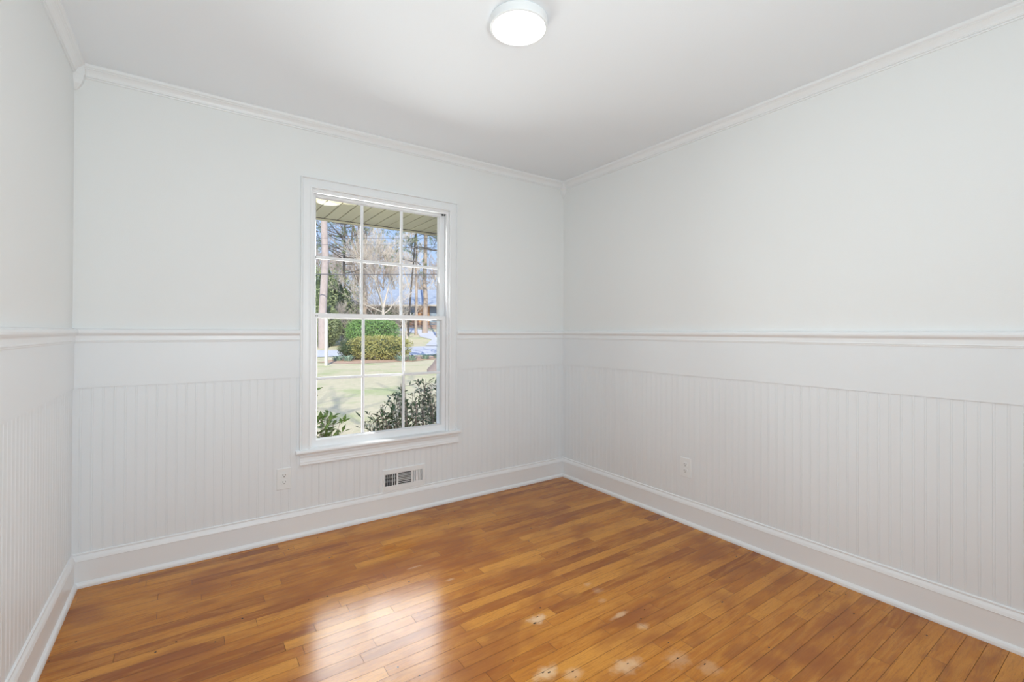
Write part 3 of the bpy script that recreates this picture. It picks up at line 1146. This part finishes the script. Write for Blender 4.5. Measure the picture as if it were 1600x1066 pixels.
for i, (s, D, lb) in enumerate([(-8.75, 23.3, 'leftmost tuft of blue-green straps before the hedge'), (-8.2, 23.2, 'tuft of blue-green straps, second from the left'),
                                (-5.55, 23.3, 'tuft of blue-green straps before the middle of the hedge'), (-5.1, 23.6, 'tuft of blue-green straps right of the middle'),
                                (-4.6, 24.6, 'tuft of blue-green straps at the right end of the hedge'), (-4.05, 25.3, 'rightmost tuft of blue-green straps by the street')]):
    tuft(s, D, 40 + i, lb)

# trees
pine('pine_tree', -13.4, 33.0, 22, .29, 21, 'tall pine with a thick pale pinkish trunk, leftmost in the window', BK_PINK, [(17, 6)], bl=2.5)
pine('pine_tree', -15.2, 42.0, 17, .13, 22, 'slender dark pine with green tufts right of the thick pale trunk', BK_DARK, [(6.2, 4), (7.6, 8), (9.2, 12), (10.8, 12), (12.5, 8)], bl=3.4)
pine('pine_tree', -10.1, 45.0, 18, .10, 25, 'dark leaning pine behind the right-hand muntin', BK_DARK, [(8.5, 5), (10.2, 9), (12, 9)], lean=(1.3, 0), bl=2.6)
pine('pine_tree', -9.5, 46.0, 17, .14, 23, 'thin pale-trunked pine with one small tuft, right column of panes', BK_BROWN, [(7.9, 3), (11.5, 6)], bl=1.6)
pine('pine_tree', -9.2, 49.0, 19, .27, 24, 'brown-trunked pine, the thickest in the right column of panes', BK_BROWN, [(10.5, 6), (12.3, 7)], bl=2.6)
pine('pine_tree', -6.9, 43.0, 17, .13, 26, 'slim pine at the right edge of the window', BK_BROWN, [(8.4, 7), (9.8, 8), (11, 6)], bl=2.8)
bare_tree('bare_tree', -10.6, 38.0, 11.5, .16, 31, 'bare pale-barked tree standing alone at the middle of the window', BK_PALE, .25, .8, 5, 3, first=.24, minr=.009)
bare_tree('bare_tree', -15.0, 47.0, 13, .30, 32, 'bare brown-trunked tree behind the left-hand muntin', BK_BROWN, .5, .8, 4, 3, first=.26, minr=.012)
bare_tree('small_bare_tree', -13.6, 37.0, 4.3, .06, 33, 'small bare tree with tangled twigs left of the middle', BK_GREY, .2, .95, 4, 3, first=.26, minr=.009)
bare_tree('small_bare_tree', -9.3, 41.0, 4.6, .07, 34, 'small bare tree before the roof of the house', BK_PALE, .2, .95, 4, 2, first=.28, minr=.010)
LB = ['bare tree far behind at the left edge of the window', 'bare tree far behind the thick pale trunk', 'bare tree far behind the slender dark pine', 'bare tree far behind the left-hand muntin',
      'bare tree far behind the house, left end of its roof', 'bare tree far behind the pale middle tree', 'bare tree far behind the house, middle of its roof', 'bare tree far behind the right-hand muntin',
      'bare tree far behind the thickest brown pine', 'bare tree far behind at the right edge of the window']
for i in range(10):
    u = 486 + i * 22.5
    D = 62 + (i * 37 % 23)
    if i >= 4:
        D += 10
    s = (u - 800) / 725 * D
    bare_tree('distant_bare_tree', s, D, 12 + (i * 5 % 4), .22, 60 + i, LB[i], (BK_GREY, BK_BROWN, BK_GREY, BK_PALE)[i % 4], .3, .85, 4, 3, group='far bare trees', first=.26, minr=.022)
for i, (s, D, lb) in enumerate([(-36, 55, 'bare tree left of the window view, nearest the thick pale trunk'), (-46, 62, 'bare tree farther left of the window view'), (-58, 60, 'bare tree farthest left of the window view'),
                               (-4, 78, 'bare tree right of the window view, nearest the house'), (6, 70, 'bare tree farther right of the window view'), (17, 74, 'bare tree farthest right of the window view')]):
    bare_tree('distant_bare_tree', s, D, 13 + i % 3, .24, 160 + i, lb, (BK_GREY, BK_BROWN)[i % 2], .3, .85, 4, 3, group='far bare trees', first=.26, minr=.025)
# dense scrub at the woods' edge
for i, (s, D, h, lb) in enumerate([(-22.5, 47, 4.5, 'tangled bare thicket left of the thick pale trunk'), (-19, 52, 5.0, 'tangled bare thicket right of the thick pale trunk'), (-16.3, 49, 4.4, 'tangled bare thicket under the slender dark pine'),
                                   (-12.9, 46, 3.9, 'tangled bare thicket left of the house'), (-5.5, 72, 8.0, 'tangled bare thicket right behind the house roof')]):
    rnd = random.Random(90 + i)
    b = sD(s, D, gz(s, D))
    mb = MB()
    for k in range(11):
        a = rnd.uniform(0, 2 * pi)
        grow(mb, rnd, b + Vector((cos(a), sin(a), 0)) * rnd.uniform(0, 1.6), Vector((cos(a) * .6, sin(a) * .6, 1)).normalized(), h * .42, .035, 1, 4, .95, [], 3, .08, .012)
    tag(mb.build('thicket', (BK_BROWN, BK_GREY)[i % 2]), lb, 'shrub', 'thickets across the street')

# tree just right of the window view: wide flared foot on the lawn
rnd = random.Random(3)
bs, bD = -2.30, 19.0
b = sD(bs, bD, gz(bs, bD) - .1)
root = tag(empty('flared_tree', b), 'tree with a wide flared trunk at the right edge of the lawn', 'tree')
mb = MB()
rings = []
for h, r in ((0, 1.42), (.14, 1.28), (.3, 1.10), (.55, .90), (.9, .72), (1.5, .58), (2.6, .50), (4.5, .44), (7, .36)):
    rings.append([b + R0 * (h * .06 + r * cos(2 * pi * j / 24) * (1 + .14 * sin(3 * 2 * pi * j / 24 + 1) * max(0, 1 - h))) + FW2 * (r * sin(2 * pi * j / 24) * (1 + .12 * sin(5 * 2 * pi * j / 24) * max(0, 1 - h)))
                  + Vector((0, 0, h)) for j in range(24)])
mb.loft(rings)
mb.build('trunk', BK_ROOT, root, smooth=True)
mb = MB()
for k in range(5):
    an = rnd.uniform(0, 2 * pi)
    grow(mb, rnd, b + Vector((0, 0, 5.2 + .35 * k)) + R0 * .3, (Vector((cos(an), sin(an), .8))).normalized(), 3.0, .16, 0, 3, .7, [], 2, .1, .02)
mb.build('branches', BK_ROOT, root)

# backyard tree behind the house: its bare crown throws the branch shadows on the lawn
bare_tree('backyard_tree', 1.3, -9.0, 21, .17, 77, 'bare tree behind the photographer', BK_BROWN, .5, .7, 3, 2, group='trees behind the house', first=.25, minr=.03)


# ------------------------------------------------------------------ near shrubs under the eave
def near_shrub(label, cx_, cy_, rx, ry, zb, tops, n_stems, seed, lmat, lsize, lw, lean=.25):
    rnd = random.Random(seed)
    root = tag(empty('leafy_bush', (cx_, cy_, zb)), label, 'shrub', 'bushes under the window')
    st, lf = MB(), MB()
    for k in range(n_stems):
        t = (k + rnd.random()) / n_stems
        x = cx_ - rx + 2 * rx * t
        yy = cy_ + rnd.uniform(-ry, ry)
        i = t * (len(tops) - 1)
        i0 = min(len(tops) - 2, int(i))
        zt = tops[i0] + (tops[i0 + 1] - tops[i0]) * (i - i0)
        zt = zb + (zt - zb) * rnd.uniform(.80, 1.0)
        p = Vector((cx_ + (x - cx_) * .55, cy_ + (yy - cy_) * .5, zb))
        q = Vector((x + rnd.uniform(-.05, .05), yy, zt))
        m = p.lerp(q, .5) + Vector((rnd.uniform(-.04, .04), rnd.uniform(-.04, .04), 0))
        st.tube([p, m, q], [.0055, .004, .002], 4)
        nl = 17
        for j in range(nl):
            f = .30 + .70 * (j + rnd.random() * .6) / nl
            c = (p.lerp(m, f * 2) if f < .5 else m.lerp(q, min(1, f * 2 - 1)))
            a = rnd.uniform(0, 2 * pi)
            d = Vector((cos(a), sin(a), rnd.uniform(.1, .9))).normalized()
            if rnd.random() < .45:
                tw = c + d * rnd.uniform(.04, .11)
                st.tube([c, tw], [.002, .0012], 3)
                for jj in range(4):
                    a2 = rnd.uniform(0, 2 * pi)
                    d2 = (d + Vector((cos(a2), sin(a2), .3)) * .9).normalized()
                    leaf(lf, c.lerp(tw, .35 + .2 * jj), d2, Vector((0, 0, 1)) + rvec(rnd) * .6, lsize * rnd.uniform(.7, 1.15), lw * rnd.uniform(.7, 1.1))
            else:
                leaf(lf, c, d, Vector((0, 0, 1)) + rvec(rnd) * .6, lsize * rnd.uniform(.7, 1.15), lw * rnd.uniform(.7, 1.1))
    st.build('stems', BK_BROWN, root)
    lf.build('leaves', lmat, root)
    return root


near_shrub('narrow-leaved bush with many thin stems at the lower right of the window', -.55, 1.36, .68, .22, -.6, [.44, .68, .72, .76, .79, .79], 120, 51, LF_NEAR, .062, .021)
near_shrub('fresh green bush at the lower left corner of the window', -2.02, 1.02, .50, .18, -.6, [.80, .80, .82, .80, .48], 50, 52, LF_NEAR2, .075, .034)

# white post on the lawn
WHITE = Mat('white_post_paint', (0.82, 0.78, 0.70), 0.6).m
s, D = -8.28, 20.7
b = sD(s, D, gz(s, D) - .05)
root = tag(empty('signpost', b), 'white square post standing on the lawn', 'post')
mb = MB()
h = .055
for (z0, z1, w) in ((0, 2.30, h),):
    mb.loft([[b + R0 * (sx * w) + FW2 * (sy * w) + Vector((0, 0, z)) for sx, sy in ((-1, -1), (1, -1), (1, 1), (-1, 1))] for z in (z0, z1)])
mb.build('post', WHITE, root)
mb = MB()
mb.loft([[b + R0 * (sx * w) + FW2 * (sy * w) + Vector((0, 0, z)) for sx, sy in ((-1, -1), (1, -1), (1, 1), (-1, 1))] for z, w in ((2.30, .075), (2.33, .08), (2.40, .02))])
mb.build('post_cap', WHITE, root)

# wires along the street
WIRE = Mat('black_wire', (0.10, 0.10, 0.11), 0.7).m
for (z, r, lb) in ((5.10, .030, 'dark cable crossing behind the upper sash, lowest of the three wires'), (7.10, .012, 'thin wire crossing behind the upper sash, middle of the three wires'),
                   (7.55, .012, 'thin wire crossing behind the upper sash, highest of the three wires')):
    mb = MB()
    pts = []
    for k in range(25):
        t = k / 24
        pts.append(sD(-32 + 44 * t, 31.2, z - .5 * (1 - (2 * t - 1) ** 2) + .42))
    mb.tube(pts, [r] * 25, 5)
    tag(mb.build('power_line', WIRE), lb, 'wire', 'wires along the street')

# the house across the street
hb = sD(-12, 60, 1.75)
hs = tag(empty('house', hb), 'brick house with a grey shingled roof across the street', 'house')


def hbox(mb, s0, s1, D0, D1, z0, z1, mi=0):
    mb.loft([[sD(s, D, z) for s, D in ((s0, D0), (s1, D0), (s1, D1), (s0, D1))] for z in (z0, z1)], mi=mi)


bk = Mat('orange_brick', rough=0.9)
p = bk.pos()
bk.color(bk.mix(bk.noise(p, 5, 3, 0.7), (0.34, 0.16, 0.09), (0.58, 0.33, 0.20)))
mb = MB()
hbox(mb, -20.5, -2.0, 60.0, 69.0, 1.4, 4.75)
mb.build('brick_wall', bk.m, hs)
rf = Mat('blue_grey_shingle', rough=0.9)
p = rf.pos()
rf.color(rf.mix(rf.noise(p, 2.2, 4, 0.6), (0.24, 0.29, 0.38), (0.44, 0.48, 0.55)))
mb = MB()
s0, s1, D0, D1, ze, zr2, Dm = -21.6, -1.0, 59.0, 70.0, 4.66, 7.05, 64.5
q = [sD(s0, D0, ze), sD(s1, D0, ze), sD(s1, D1, ze), sD(s0, D1, ze), sD(s0 + 4.2, Dm, zr2), sD(s1 - 4.2, Dm, zr2)]
lo_ = [v - Vector((0, 0, .16)) for v in q[:4]]
mb.add(q + lo_, [(0, 1, 5, 4), (1, 2, 5), (2, 3, 4, 5), (3, 0, 4), (6, 9, 8, 7), (0, 6, 7, 1), (1, 7, 8, 2), (2, 8, 9, 3), (3, 9, 6, 0)])
mb.build('roof', rf.m, hs)
TRIMO = Mat('cream_trim', (0.62, 0.56, 0.48), 0.7).m
mb = MB()
hbox(mb, s0 - .03, s1 + .03, D0 - .09, D0 - .002, ze - .22, ze - .02)
mb.build('gutter', TRIMO, hs)
mb = MB()
hbox(mb, -12.05, -10.70, 59.93, 60.0, 1.8, 4.50)
mb.build('wood_panel', Mat('orange_wood', (0.74, 0.42, 0.20), 0.7).m, hs)
mb = MB()
hbox(mb, -10.62, -9.2, 59.94, 60.0, 1.8, 4.45)
mb.build('front_door', Mat('blue_grey_paint', (0.30, 0.38, 0.46), 0.5).m, hs)
mb = MB()
for a in ((-13.95, -13.86), (-13.13, -13.04), (-12.30, -12.20)):
    hbox(mb, a[0], a[1], 59.90, 60.0, 2.9, 4.50)
for a in ((2.9, 3.0), (3.62, 3.68), (4.40, 4.50)):
    hbox(mb, -13.95, -12.20, 59.90, 60.0, a[0], a[1])
wf = mb.build('window_frame', Mat('white_trim', (0.75, 0.76, 0.78), 0.5).m, hs)
mb = MB()
hbox(mb, -13.90, -12.25, 59.96, 60.0, 2.95, 4.45)
mb.build('window_panes', Mat('dull_glass', (0.36, 0.46, 0.60), 0.15).m, wf)

fe = tag(empty('rail_fence', sD(-9, 57, 1.75)), 'low brown rail fence before the house across the street', 'fence')
WOOD = Mat('weathered_wood', (0.38, 0.28, 0.22), 0.9).m
for k in range(6):
    mb = MB()
    s = -12.0 + 1.5 * k
    hbox(mb, s - .05, s + .05, 56.95, 57.05, 1.6, 2.35)
    mb.build('fence_post', WOOD, fe)
for z in (1.95, 2.22):
    mb = MB()
    hbox(mb, -12.1, -4.4, 56.97, 57.03, z, z + .08)
    mb.build('fence_rail', WOOD, fe)
